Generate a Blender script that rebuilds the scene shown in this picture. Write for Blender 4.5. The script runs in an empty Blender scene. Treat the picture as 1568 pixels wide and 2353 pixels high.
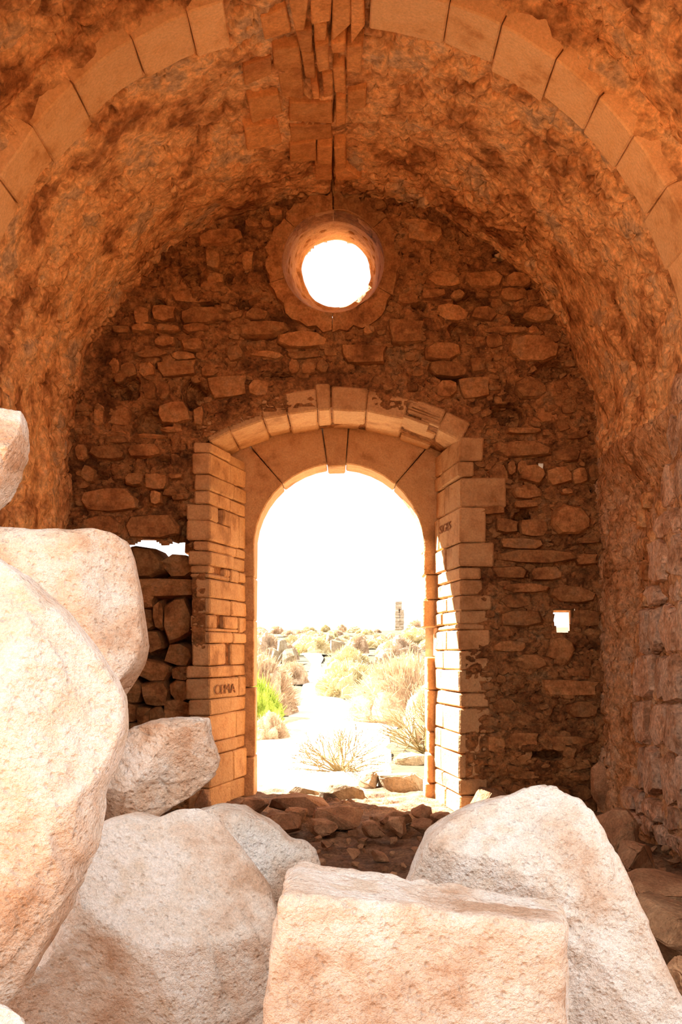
import bpy, bmesh, math, random
import numpy as np
from mathutils import Vector, Matrix

# ------------------------------------------------------------------ camera, sky, sun, exposure
FOC, PCX, PCY, CAMY, EYE = 2300.0, 790.0, 1500.0, -8.0, 1.25   # focal length and principal point in 1568x2353 pixels
sc = bpy.context.scene
col = sc.collection
cam = bpy.data.objects.new('camera', bpy.data.cameras.new('camera'))
col.objects.link(cam)
cam.location = (0, CAMY, EYE)
cam.rotation_euler = (math.radians(90), 0, 0)
cam.data.sensor_width = 36; cam.data.sensor_height = 36
cam.data.lens = FOC * 36 / 2353
cam.data.shift_y = (PCY - 1176.5) / 2353
cam.data.shift_x = -(PCX - 784) / 2353
cam.data.clip_end = 2000
sc.camera = cam

world = bpy.data.worlds.new('sky'); sc.world = world; world.use_nodes = True
bg = world.node_tree.nodes['Background']
bg.inputs[0].default_value = (1.0, 0.985, 0.97, 1); bg.inputs[1].default_value = 1.0

sun = bpy.data.objects.new('sun', bpy.data.lights.new('sun', 'SUN'))
col.objects.link(sun)
SUN_TRAVEL = Vector((1.0, -0.8, -1.05))
sun.rotation_euler = SUN_TRAVEL.to_track_quat('-Z', 'Y').to_euler()
sun.location = (-20, 16, 22)
sun.data.energy = 28.0; sun.data.angle = math.radians(0.6); sun.data.color = (1.0, 0.93, 0.82)

sc.view_settings.view_transform = 'Standard'; sc.view_settings.look = 'None'
sc.view_settings.gamma = 1; sc.view_settings.use_curve_mapping = False
sc.view_settings.exposure = 1.1
sc.cycles.max_bounces = 6; sc.cycles.diffuse_bounces = 5; sc.cycles.adaptive_threshold = 0.06; sc.cycles.adaptive_min_samples = 16
sc.cycles.use_denoising = True

rng = random.Random(11)
# ------------------------------------------------------------------ helpers: points, noise, meshes
def P(px, py, y):
    d = y - CAMY
    return np.array([(px - PCX) * d / FOC, y, EYE + (PCY - py) * d / FOC])
def X(px, y=0.0): return (px - PCX) * (y - CAMY) / FOC
def Z(py, y=0.0): return EYE + (PCY - py) * (y - CAMY) / FOC
def floor_y(py): return CAMY + EYE * FOC / (py - PCY)

_perm = np.random.RandomState(7).permutation(4096)
def _h(i, j, k): return _perm[(_perm[(_perm[i & 4095] + j) & 4095] + k) & 4095]
def vnoise(p):
    i = np.floor(p).astype(np.int64); f = p - i; u = f * f * f * (f * (f * 6 - 15) + 10)
    r = 0
    for a in (0, 1):
        for b in (0, 1):
            for c in (0, 1):
                w = (u[..., 0] if a else 1 - u[..., 0]) * (u[..., 1] if b else 1 - u[..., 1]) * (u[..., 2] if c else 1 - u[..., 2])
                r = r + w * (_h(i[..., 0] + a, i[..., 1] + b, i[..., 2] + c) / 2047.5 - 1)
    return r
def fbm(p, o=4, g=0.5):
    s = 0; a = 1.0
    for k in range(o):
        s = s + a * vnoise(p * (2 ** k) + 17.3 * k); a *= g
    return s
def worley(p):
    i = np.floor(p).astype(np.int64)
    f1 = np.full(p.shape[:-1], 9.0); f2 = f1.copy()
    for a in (-1, 0, 1):
        for b in (-1, 0, 1):
            for c in (-1, 0, 1):
                h = _h(i[..., 0] + a, i[..., 1] + b, i[..., 2] + c)
                q = np.stack([i[..., 0] + a + (h % 64) / 64, i[..., 1] + b + (h // 64) / 64, i[..., 2] + c + ((h * 37) % 101) / 101], -1)
                d = np.sqrt(((q - p) ** 2).sum(-1))
                f2 = np.where(d < f1, f1, np.minimum(f2, d)); f1 = np.minimum(f1, d)
    return f1, f2
def sstep(a, b, x):
    t = np.clip((x - a) / (b - a), 0, 1); return t * t * (3 - 2 * t)

def mesh_np(name, verts, quads, smooth=True):
    quads = np.asarray(quads).reshape(-1, 4)
    used, inv = np.unique(quads.ravel(), return_inverse=True)
    verts = np.asarray(verts, dtype=np.float32).reshape(-1, 3)[used]
    quads = inv.reshape(-1, 4).astype(np.int32)
    me = bpy.data.meshes.new(name)
    me.vertices.add(len(verts)); me.vertices.foreach_set('co', verts.ravel())
    me.loops.add(quads.size); me.loops.foreach_set('vertex_index', quads.ravel())
    me.polygons.add(len(quads)); me.polygons.foreach_set('loop_start', np.arange(0, quads.size, 4, dtype=np.int32))
    me.polygons.foreach_set('use_smooth', np.full(len(quads), smooth))
    me.update(calc_edges=True); me.validate()
    return me
def grid_quads(nu, nv, mask=None, wrap_u=False):
    a = np.arange(nu * nv).reshape(nu, nv)
    if wrap_u: a = np.vstack([a, a[:1]])
    q = np.stack([a[:-1, :-1], a[1:, :-1], a[1:, 1:], a[:-1, 1:]], -1)
    if mask is not None: q = q[mask]
    return q.reshape(-1, 4)
def link(name, me, mat, parent=None, label=None, cat=None, group=None, kind=None):
    o = bpy.data.objects.new(name, me); col.objects.link(o)
    if me is not None and mat is not None and not me.materials: me.materials.append(mat)
    if parent is not None: o.parent = parent
    if label: o['label'] = label
    if cat: o['category'] = cat
    if group: o['group'] = group
    if kind: o['kind'] = kind
    return o
def recentre(o):
    """move the origin of a world-space mesh to the middle of its base"""
    me = o.data; n = len(me.vertices); co = np.empty(n * 3, np.float32); me.vertices.foreach_get('co', co); co = co.reshape(-1, 3)
    c = (co.min(0) + co.max(0)) / 2; c[2] = co[:, 2].min()
    me.vertices.foreach_set('co', (co - c).ravel()); me.update(); o.location = c.tolist()

# ------------------------------------------------------------------ procedural materials
def stone_mat(name, cols, scale=3.0, rough=0.9, bump=0.5, bump_scale=40.0, speck=0.25, vary=0.12, pits=0.0, stretch=(1, 1, 1), contrast=0.16, mid=0.0):
    m = bpy.data.materials.new(name); m.use_nodes = True
    nt = m.node_tree; N = nt.nodes; L = nt.links
    b = N['Principled BSDF']; b.inputs['Roughness'].default_value = rough
    b.inputs['Specular IOR Level'].default_value = 0.15
    geo = N.new('ShaderNodeNewGeometry'); info = N.new('ShaderNodeObjectInfo')
    mp = N.new('ShaderNodeMapping'); mp.inputs['Scale'].default_value = stretch
    L.new(geo.outputs['Position'], mp.inputs['Vector'])
    def noise(sc_, det, rg=0.6):
        n = N.new('ShaderNodeTexNoise'); n.inputs['Scale'].default_value = sc_; n.inputs['Detail'].default_value = det
        n.inputs['Roughness'].default_value = rg; L.new(mp.outputs[0], n.inputs['Vector']); return n
    n1 = noise(scale, 4, 0.68)
    rp = N.new('ShaderNodeValToRGB'); el = rp.color_ramp.elements
    k = len(cols)
    pos = [0.5 + (i / (k - 1) - 0.5) * 2 * contrast for i in range(k)]
    while len(el) < k: el.new(0.5)
    for i in range(k): el[i].position = pos[i]; el[i].color = (*cols[i], 1)
    L.new(n1.outputs['Fac'], rp.inputs[0])
    n2 = noise(bump_scale * 1.5, 2, 0.7)
    mr = N.new('ShaderNodeMapRange'); mr.inputs[1].default_value = 0.3; mr.inputs[2].default_value = 0.7
    mr.inputs[3].default_value = 1 - speck; mr.inputs[4].default_value = 1 + speck
    L.new(n2.outputs['Fac'], mr.inputs[0])
    vr = N.new('ShaderNodeMapRange'); vr.inputs[3].default_value = 1 - vary; vr.inputs[4].default_value = 1 + vary
    L.new(info.outputs['Random'], vr.inputs[0])
    mu = N.new('ShaderNodeMath'); mu.operation = 'MULTIPLY'; L.new(mr.outputs[0], mu.inputs[0]); L.new(vr.outputs[0], mu.inputs[1])
    if mid > 0:
        n4 = noise(scale * 6, 3, 0.65)
        mm = N.new('ShaderNodeMapRange'); mm.inputs[1].default_value = 0.36; mm.inputs[2].default_value = 0.60
        mm.inputs[3].default_value = 1 - mid; mm.inputs[4].default_value = 1 + mid * .35
        L.new(n4.outputs['Fac'], mm.inputs[0])
        m2 = N.new('ShaderNodeMath'); m2.operation = 'MULTIPLY'; L.new(mu.outputs[0], m2.inputs[0]); L.new(mm.outputs[0], m2.inputs[1]); mu = m2
    vm = N.new('ShaderNodeVectorMath'); vm.operation = 'SCALE'
    L.new(rp.outputs[0], vm.inputs[0]); L.new(mu.outputs[0], vm.inputs['Scale'])
    L.new(vm.outputs[0], b.inputs['Base Color'])
    n3 = noise(bump_scale * 0.35, 4, 0.72)
    height = n3.outputs['Fac']
    if pits > 0:
        vo = N.new('ShaderNodeTexVoronoi'); vo.inputs['Scale'].default_value = bump_scale * 0.5
        L.new(mp.outputs[0], vo.inputs['Vector'])
        pr = N.new('ShaderNodeMapRange'); pr.inputs[1].default_value = 0.1; pr.inputs[2].default_value = 0.35
        pr.inputs[3].default_value = -pits; pr.inputs[4].default_value = 0
        L.new(vo.outputs['Distance'], pr.inputs[0])
        ad = N.new('ShaderNodeMath'); ad.operation = 'ADD'; L.new(height, ad.inputs[0]); L.new(pr.outputs[0], ad.inputs[1]); height = ad.outputs[0]
    bp = N.new('ShaderNodeBump'); bp.inputs['Strength'].default_value = bump; bp.inputs['Distance'].default_value = 0.03
    L.new(height, bp.inputs['Height']); L.new(bp.outputs[0], b.inputs['Normal'])
    return m

M = {}
M['vault'] = stone_mat('vault_rubble', [(.32, .125, .042), (.56, .26, .10), (.76, .395, .16), (.82, .47, .21), (.56, .36, .20)], 2.6, bump=.75, bump_scale=30, speck=.22, pits=.5, vary=0.0, mid=.3, contrast=.13)
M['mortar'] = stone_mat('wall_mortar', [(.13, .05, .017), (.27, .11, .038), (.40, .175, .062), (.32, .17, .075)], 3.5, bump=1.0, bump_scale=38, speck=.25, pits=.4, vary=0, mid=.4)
M['rubble'] = stone_mat('rubble_stone', [(.22, .09, .03), (.36, .155, .055), (.45, .215, .08), (.35, .19, .085)], 4, bump=0.6, bump_scale=40, speck=.22, vary=.25, mid=.25)
M['ashlar'] = stone_mat('door_ashlar', [(.38, .19, .075), (.54, .29, .125), (.60, .35, .16), (.54, .30, .13)], 3.5, bump=0.5, bump_scale=45, speck=.15, vary=.1, pits=.25)
M['rib'] = stone_mat('rib_stone', [(.60, .30, .115), (.78, .45, .20), (.82, .50, .24), (.78, .46, .21)], 3, bump=0.35, bump_scale=45, speck=.12, vary=.1, pits=.1)
M['rwall'] = stone_mat('side_wall_stone', [(.28, .12, .045), (.50, .25, .11), (.60, .34, .17), (.54, .35, .21)], 4, bump=1.0, bump_scale=34, speck=.2, vary=.2, pits=.4, mid=.35)
M['boulder'] = stone_mat('cream_limestone', [(.48, .32, .22), (.61, .47, .37), (.66, .57, .49), (.72, .655, .60), (.64, .53, .43)], 2.6, bump=0.8, bump_scale=90, speck=.16, vary=.03, pits=.25, contrast=.14)
M['boulder_warm'] = stone_mat('warm_limestone', [(.50, .31, .20), (.63, .46, .34), (.68, .57, .48), (.73, .66, .60)], 3.2, bump=0.8, bump_scale=85, speck=.16, vary=.03, pits=.3, contrast=.14)
M['fallen'] = stone_mat('fallen_stone', [(.24, .12, .06), (.38, .20, .10), (.48, .28, .15)], 5, bump=0.6, bump_scale=45, speck=.25, vary=.2)
M['earth'] = stone_mat('dark_earth', [(.10, .055, .03), (.20, .11, .06), (.30, .18, .10)], 5, bump=1.0, bump_scale=40, speck=.4, vary=0)
M['outrock'] = stone_mat('outside_rock', [(.20, .14, .08), (.29, .22, .14), (.36, .29, .20)], 4, bump=0.6, bump_scale=35, speck=.2, vary=.1)
M['heath'] = stone_mat('dry_heath', [(.055, .042, .022), (.085, .067, .036), (.12, .097, .058)], .8, bump=1, bump_scale=8, speck=.3, vary=0)
M['sand'] = stone_mat('pale_path', [(.52, .46, .38), (.66, .60, .52), (.72, .67, .60)], 2.5, bump=0.8, bump_scale=14, speck=.2, vary=0)
M['outwall'] = stone_mat('weathered_masonry', [(.42, .31, .21), (.56, .44, .32), (.64, .54, .42)], 2, bump=0.8, bump_scale=20, speck=.2, vary=0)
M['shrub'] = stone_mat('dry_shrub', [(.46, .31, .20), (.56, .41, .28), (.64, .50, .36)], 5, bump=0, speck=.35, vary=.15)
M['shrub_y'] = stone_mat('yellow_shrub', [(.48, .38, .20), (.58, .48, .28), (.66, .57, .36)], 5, bump=0, speck=.35, vary=.15)
M['shrub_g'] = stone_mat('green_leaf', [(.20, .30, .04), (.32, .42, .06), (.44, .50, .11)], 7, bump=0, speck=.3, vary=.1)
M['facing'] = stone_mat('pinkish_facing', [(.34, .17, .085), (.52, .29, .165), (.62, .40, .26), (.58, .40, .28)], 5, bump=1.0, bump_scale=34, speck=.2, vary=.18, pits=.4, mid=.3)
M['twig'] = stone_mat('dry_twig', [(.20, .14, .06), (.28, .21, .10)], 5, bump=0, speck=.2, vary=0)
M['crown'] = stone_mat('crown_stone', [(.50, .20, .065), (.66, .30, .10), (.72, .35, .13)], 4, bump=.5, bump_scale=40, speck=.15, vary=.15, mid=.15)
M['ink'] = stone_mat('scratched_line', [(.30, .13, .05), (.36, .16, .06)], 5, bump=0, speck=.1, vary=0)

# ------------------------------------------------------------------ shape makers
def hexa_me(name, pts8, bev=0.012, jit=0.004, seg=1):
    """pts8: bottom 4 then top 4 (same order), a six-sided block with chamfered edges"""
    bm = bmesh.new()
    vs = [bm.verts.new(Vector(p) + Vector((rng.uniform(-jit, jit), rng.uniform(-jit, jit), rng.uniform(-jit, jit)))) for p in pts8]
    for f in ((0, 1, 2, 3), (4, 7, 6, 5), (0, 4, 5, 1), (1, 5, 6, 2), (2, 6, 7, 3), (3, 7, 4, 0)):
        bm.faces.new([vs[i] for i in f])
    bmesh.ops.recalc_face_normals(bm, faces=bm.faces)
    bmesh.ops.bevel(bm, geom=bm.edges[:], offset=bev, segments=seg, affect='EDGES', clamp_overlap=True)
    me = bpy.data.meshes.new(name); bm.to_mesh(me); bm.free(); return me
def block(name, pts8, mat, parent, bev=0.012, jit=0.004):
    return link(name, hexa_me(name, pts8, bev, jit), mat, parent)

def make_unit_stone(seed):
    r = random.Random(seed); n = 8
    rings = []
    e = r.uniform(3.5, 9.0); ph = r.uniform(0, 6)
    outl = []
    for k in range(n):
        a = 2 * math.pi * k / n + r.uniform(-.18, .18) + ph
        c, s = math.cos(a), math.sin(a)
        q = (abs(c) ** e + abs(s) ** e) ** (-1 / e)
        outl.append((0.5 * c * q * r.uniform(.84, 1.06), 0.5 * s * q * r.uniform(.84, 1.06)))
    verts = [(r.uniform(-.1, .1), r.uniform(-.1, .02), r.uniform(-.1, .1))]
    ins = r.uniform(.84, .94)
    for x, z in outl: verts.append((x * ins, r.uniform(-.06, .08), z * ins))
    for x, z in outl: verts.append((x, r.uniform(.2, .32), z))
    for x, z in outl: verts.append((x * .95, 1.0, z * .95))
    faces = []
    for k in range(n):
        j = (k + 1) % n
        faces.append((0, 1 + j, 1 + k))
        faces.append((1 + k, 1 + j, 1 + n + j, 1 + n + k))
        faces.append((1 + n + k, 1 + n + j, 1 + 2 * n + j, 1 + 2 * n + k))
    me = bpy.data.meshes.new('stone'); me.from_pydata(verts, [], [tuple(reversed(f)) for f in faces])
    bm = bmesh.new(); bm.from_mesh(me); bmesh.ops.recalc_face_normals(bm, faces=bm.faces); bm.to_mesh(me); bm.free()
    return me
UNIT = {}
def unit_stone(kind, mat):
    k = (kind, mat.name)
    if k not in UNIT:
        me = make_unit_stone(kind); me.materials.append(mat); UNIT[k] = me
    return UNIT[k]
def wall_stone(parent, xc, yf, zc, w, depth, h, mat, rot=0.0, name='stone', axis='y'):
    me = unit_stone(rng.randrange(18), mat)
    o = bpy.data.objects.new(name, me); col.objects.link(o); o.parent = parent
    o.location = (xc, yf, zc); o.scale = (w, depth, h)
    o.rotation_euler = (rng.uniform(-.08, .08), rot, rng.uniform(-.1, .1) + (math.pi / 2 if axis == '-x' else 0))
    if axis == '-x': o.rotation_euler = (0, 0, -math.pi / 2 + rng.uniform(-.08, .08))
    return o

def inflate_rock(name, poly, y, thick, mat, label, cat='boulder', seed=0, p=2.6, rough=0.03, fine=0.008, front=None, N=220, Mr=56, tilt=(0, 0), chips=0.0, group=None, facets=7):
    """a rock whose frontal section is the outline poly (pixels) standing at depth y, swelling thick metres to front and back"""
    pts = np.array([P(a, b, y)[[0, 2]] for a, b in poly])
    # resample with rounded corners
    seg = np.roll(pts, -1, 0) - pts; ln = np.hypot(seg[:, 0], seg[:, 1]); cum = np.concatenate([[0], np.cumsum(ln)])
    tt = np.linspace(0, cum[-1], N, endpoint=False)
    idx = np.searchsorted(cum, tt, side='right') - 1; idx = np.clip(idx, 0, len(pts) - 1)
    rs = pts[idx] + seg[idx] * ((tt - cum[idx]) / np.maximum(ln[idx], 1e-9))[:, None]
    for _ in range(1): rs = 0.25 * np.roll(rs, 1, 0) + 0.5 * rs + 0.25 * np.roll(rs, -1, 0)
    c = np.array([(rs[:, 0].min() + rs[:, 0].max()) / 2, (rs[:, 1].min() + rs[:, 1].max()) / 2])
    size = np.hypot(*(rs.max(0) - rs.min(0)))
    t = np.sin(np.linspace(0.0, 1, Mr) * math.pi / 2) ; t[0] = 0.004
    def side(sgn, th):
        prof = th * (1 - t ** p) ** (1 / p)
        xz = c + (rs - c)[:, None, :] * t[None, :, None]
        rel = xz - c
        yy = y + sgn * prof[None, :] + tilt[0] * rel[..., 0] + tilt[1] * rel[..., 1]
        return np.stack([xz[..., 0], yy, xz[..., 1]], -1)
    fr = side(-1, front if front else thick); bk = side(1, thick)[:, ::-1]
    V = np.concatenate([fr, bk[:, 1:]], 1)
    cen = np.array([c[0], y, c[1]])
    rf = np.random.RandomState(seed + 100)
    for k in range(facets):
        nv = np.array([rf.normal(0, .5), -1.0, rf.normal(0.1, .5)]); nv /= np.linalg.norm(nv)
        pr = V @ nv; cut = pr.max() - rf.uniform(.05, .16) * (pr.max() - pr.min())
        V = V - np.maximum(pr - cut, 0)[..., None] * nv
    dirn = V - cen; dirn /= np.linalg.norm(dirn, axis=-1, keepdims=True) + 1e-9
    q = V + seed * 13.7
    s = size
    D = rough * s * fbm(q * 2.2 / s, 3) * 0.8 + rough * 0.4 * s * np.abs(fbm(q * 5.5 / s + 5, 3)) + fine * fbm(q * 26, 3)
    f1, f2 = worley(q * 4.2 / s)
    D -= rough * 0.7 * s * sstep(.10, 0, f2 - f1) * sstep(-.1, .4, vnoise(q * 3 / s + 9))
    if chips > 0:
        f1, f2 = worley(q * 9)
        D -= chips * sstep(.32, .12, f1) * sstep(0.0, .4, vnoise(q * 3.1 + 3))
    edge = np.concatenate([t, t[::-1][1:]])[None, :]
    D *= np.where(edge > .93, .6, 1.0)
    V = V + dirn * D[..., None]
    V[..., 2] = np.maximum(V[..., 2], -0.02)
    me = mesh_np(name, V, grid_quads(V.shape[0], V.shape[1], wrap_u=True))
    o = link(name, me, mat, None, label, cat, group); recentre(o); return o

def block_rock(name, c8, mat, label, cat='boulder', rnd=0.16, n=44, seed=0, rough=0.02, fine=0.006, chips=0.0, group=None):
    """rounded block between 8 world corners: bottom (front-left, front-right, back-right, back-left) then top"""
    C = np.array(c8, float)
    g = np.linspace(-1, 1, n); A, B = np.meshgrid(g, g, indexing='ij'); one = np.ones_like(A)
    V = []; Q = []
    for ax in range(3):
        for s in (-1, 1):
            q = np.zeros((n, n, 3)); q[..., ax] = s; q[..., (ax + 1) % 3] = A; q[..., (ax + 2) % 3] = B
            if s < 0: q = q[::-1]
            base = len(V) * n * n
            V.append(q); Q.append(grid_quads(n, n) + base)
    U = np.stack(V)
    inner = np.clip(U, -(1 - rnd), 1 - rnd); dv = U - inner
    U = inner + rnd * dv / (np.linalg.norm(dv, axis=-1, keepdims=True) + 1e-9)
    u, v, w = [(U[..., k] + 1) / 2 for k in range(3)]
    W = 0
    for k, (a, b, cc) in enumerate(((0, 0, 0), (1, 0, 0), (1, 1, 0), (0, 1, 0), (0, 0, 1), (1, 0, 1), (1, 1, 1), (0, 1, 1))):
        W = W + ((u if a else 1 - u) * (v if b else 1 - v) * (w if cc else 1 - w))[..., None] * C[k]
    cen = C.mean(0); s = np.linalg.norm(C.max(0) - C.min(0))
    dirn = W - cen; dirn /= np.linalg.norm(dirn, axis=-1, keepdims=True)
    q = W + seed * 9.1
    D = rough * s * fbm(q * 2.5 / s, 3) + rough * .35 * s * fbm(q * 8 / s, 3) + fine * fbm(q * 24, 3)
    if chips > 0:
        f1, f2 = worley(q * 10); D = D - chips * sstep(.32, .12, f1) * sstep(-.05, .4, vnoise(q * 4 + 3))
    W = W + dirn * D[..., None]
    me = mesh_np(name, W, np.concatenate(Q))
    bm = bmesh.new(); bm.from_mesh(me); bmesh.ops.remove_doubles(bm, verts=bm.verts, dist=1e-4)
    bmesh.ops.recalc_face_normals(bm, faces=bm.faces); bm.to_mesh(me); bm.free()
    o = link(name, me, mat, None, label, cat, group); recentre(o); return o

def chunk(name, x0, x1, z0, z1, y, dep, mat, label, cat='stone', seed=0, group=None, flat=0.0, rotz=0.0, roty=0.0, npts=20, e=5.0):
    """angular broken stone: convex hull of points spread on a box-like body"""
    r = random.Random(seed * 31 + 5)
    bm = bmesh.new()
    for k in range(npts):
        d = Vector((r.gauss(0, 1), r.gauss(0, 1), r.gauss(0, 1)))
        q = (abs(d.x) ** e + abs(d.y) ** e + abs(d.z) ** e) ** (-1 / e)
        d = d * q * r.uniform(.86, 1.0)
        bm.verts.new(d)
    res = bmesh.ops.convex_hull(bm, input=bm.verts[:])
    bmesh.ops.delete(bm, geom=[v for v in bm.verts if not v.link_faces], context='VERTS')
    xs = [v.co.x for v in bm.verts]; ys = [v.co.y for v in bm.verts]; zs = [v.co.z for v in bm.verts]
    for v in bm.verts:
        v.co.x = (v.co.x - min(xs)) / (max(xs) - min(xs)) - .5
        v.co.y = (v.co.y - min(ys)) / (max(ys) - min(ys)) - .5
        v.co.z = (v.co.z - min(zs)) / (max(zs) - min(zs))
    sx, sz = x1 - x0, z1 - z0
    for v in bm.verts: v.co = Vector((v.co.x * sx, v.co.y * dep, v.co.z * sz))
    bmesh.ops.bevel(bm, geom=bm.edges[:], offset=min(sx, sz) * .05, segments=2, affect='EDGES', clamp_overlap=True)
    bmesh.ops.triangulate(bm, faces=bm.faces)
    bmesh.ops.subdivide_edges(bm, edges=bm.edges[:], cuts=1, use_grid_fill=True)
    bmesh.ops.recalc_face_normals(bm, faces=bm.faces)
    me = bpy.data.meshes.new(name); bm.to_mesh(me); bm.free()
    n = len(me.vertices); co = np.empty(n * 3, np.float32); me.vertices.foreach_get('co', co); co = co.reshape(-1, 3)
    co += (0.05 * min(sx, sz) * np.stack([fbm(co * 4 / max(sx, sz) + seed + k * 7, 3) for k in range(3)], -1)).astype(np.float32)
    co[:, 2] -= co[:, 2].min()
    me.vertices.foreach_set('co', co.ravel()); me.update()
    o = link(name, me, mat, None, label, cat, group)
    o.location = ((x0 + x1) / 2, y, z0); o.rotation_euler = (0, roty, rotz)
    return o

# ------------------------------------------------------------------ the vaulted room: proportions
VX, VZ, VR = -0.07, 2.81, 2.12          # vault axis and radius
YN = -4.12                              # near end of the vault
DCX = -0.07                             # door axis
L0, L1 = (-1.069, 0.0), (-0.857, 0.8)   # left splayed reveal, near and far
R0, R1 = (0.930, 0.0), (0.803, 0.8)
SPR, RISE = 2.934, 0.26
ARC = (1.0 + RISE * RISE) / (2 * RISE); ACZ = SPR + RISE - ARC
OCX, OCZ, OR = -0.04, 2.165, 0.75       # outer round arch
OY0, OY1 = 0.8, 1.15
EYEC = (-0.083, 4.375, 0.41)            # oculus on the inner face

def vault_disp(V, th):
    q = V
    D = 0.035 * fbm(q * 1.5, 3) + 0.022 * fbm(q * 5.0 + 3, 4)
    f1, f2 = worley(q * np.array([6.5, 5.0, 6.5]))
    msk = sstep(-.25, .25, vnoise(q * 1.7 + 8))
    D = D + 0.028 * sstep(.14, 0, f2 - f1) * msk
    f1, f2 = worley(q * np.array([11, 8, 11]) + 4)
    D = D + 0.045 * sstep(.36, .16, f1) * sstep(-.3, .2, vnoise(q * 2.3 + 1))
    D = D + 0.05 * sstep(.22, .08, worley(q * 4.2 + 9)[0]) * sstep(0.05, .35, vnoise(q * 1.1 + 21))
    return D

# vault shell
nth, ny = 640, 390
th = np.linspace(0, math.pi, nth); ys = np.linspace(0.35, YN, ny)
TH, YY = np.meshgrid(th, ys, indexing='ij')
base = np.stack([VX - VR * np.cos(TH), YY, VZ + VR * np.sin(TH)], -1)
D = vault_disp(base, TH)
crack_x = -0.075 + 0.035 * vnoise(np.stack([YY * 2.2, YY * 0 + 3, YY * 0], -1)) + 0.012 * vnoise(np.stack([YY * 14, YY * 0 + 9, YY * 0], -1))
dx = np.abs(base[..., 0] - crack_x)
D = np.where((base[..., 2] > VZ), D + 0.09 * sstep(.017, .005, dx), D)
D = D + np.where(YY < -2.57, 0.13, 0.0)
nrm = np.stack([-np.cos(TH), 0 * TH, np.sin(TH)], -1)
ceil = link('ceiling', mesh_np('ceiling', base + nrm * D[..., None], grid_quads(nth, ny)), M['vault'], None,
            'rough rubble barrel vault with a crack along its crown', 'ceiling', kind='structure')
# side walls under the springing
def side_wall(name, x, sgn, recess, mat, label):
    nz, nyy = 230, 380
    zz = np.linspace(-0.1, VZ + 0.005, nz); yy = np.linspace(0.35, YN, nyy)
    ZZ, Y2 = np.meshgrid(zz, yy, indexing='ij')
    b = np.stack([np.full_like(ZZ, x), Y2, ZZ], -1)
    d = vault_disp(b, None) + recess(Y2, ZZ) + np.where(Y2 < -2.57, .13, 0)
    b[..., 0] += sgn * d
    return link(name, mesh_np(name, b, grid_quads(nz, nyy)), mat, None, label, 'wall', kind='structure')
wl = side_wall('wall_left', VX - VR, -1, lambda y, z: 0 * y, M['vault'], 'pitted orange rubble wall on the left under the vault')
def facing_edge(z):
    # depth at which the surviving facing stones of the right wall stop (further in, the core is bare)
    return np.interp(z, [0.0, 0.6, 1.3, 1.9, 2.4, 2.9], [-0.72, -0.95, -1.15, -1.38, -1.62, -1.95])
def rrec(y, z):
    e = facing_edge(z) + 0.10 * vnoise(np.stack([z * 5, z * 0, z * 0 + 2], -1)) + .05 * vnoise(np.stack([z * 14, z * 0, z * 0 + 7], -1))
    return 0.17 * sstep(-.03, .03, y - e) * sstep(.05, -.4, y + .15) * sstep(VZ - .02, VZ - .4, z)
wr = side_wall('wall_right', VX + VR, 1, rrec, M['rwall'], 'weathered right wall with facing stones torn away towards the corner')

# ------------------------------------------------------------------ back wall with its openings
def in_door(x, z, g=0.0):
    w = (x > L0[0] - g) & (x < R0[0] + g)
    xc = (x - DCX); arc = ACZ + np.sqrt(np.maximum((ARC + g) ** 2 - xc * xc, 0))
    return w & (z < arc)
def in_oculus(x, z, g=0.0): return (x - EYEC[0]) ** 2 + (z - EYEC[1]) ** 2 < (EYEC[2] + g) ** 2
NX0, NX1, NZ0, NZ1 = X(262), X(440), 0.35, Z(1243)     # blocked window left of the door
def in_niche(x, z, g=0.0):
    top = NZ1 + g + 0.03 * np.sin(x * 23) - .05 * np.clip((x - X(395)) / .15, 0, 1)
    return (x > NX0 - g) & (x < NX1 + g) & (z > NZ0 - g) & (z < top)
WX0, WX1, WZ0, WZ1 = X(1272), X(1322), Z(1455), Z(1398)  # small bright hole right of the door
def in_slot(x, z, g=0.0): return (x > WX0 - g + .06 * np.clip((WZ1 - z) / .2, 0, 1) * .5) & (x < WX1 + g - .05 * np.clip((WZ1 - z) / .2, 0, 1)) & (z > WZ0 - g) & (z < WZ1 + g)
def in_peep(x, z, g=0.0): return (x - X(1246)) ** 2 + (z - Z(1067)) ** 2 < (0.022 + g) ** 2
CAV = [(262, 890, 22, 20), (290, 890, 28, 26), (345, 968, 46, 26), (438, 632, 20, 22), (530, 635, 14, 16), (480, 690, 22, 9), (560, 690, 16, 14),
       (1265, 852, 44, 26), (1170, 950, 36, 22), (1200, 735, 28, 26), (1090, 690, 40, 18), (1060, 760, 30, 22), (420, 1215, 26, 30), (370, 1058, 18, 6),
       (1205, 1190, 22, 26), (1230, 1735, 18, 9), (1265, 1737, 30, 12), (960, 700, 18, 12), (1140, 640, 14, 8), (640, 850, 40, 8), (440, 900, 24, 30),
       (1010, 800, 40, 6), (1225, 655, 20, 14), (1150, 580, 16, 10), (760, 730, 26, 10), (1040, 870, 34, 14), (365, 700, 14, 18), (395, 830, 36, 9)]
step = 0.0135
gx = np.arange(-2.36, 2.24, step); gz = np.arange(-0.1, 5.1, step)
GX, GZ = np.meshgrid(gx, gz, indexing='ij')
b = np.stack([GX, 0 * GX, GZ], -1)
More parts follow.
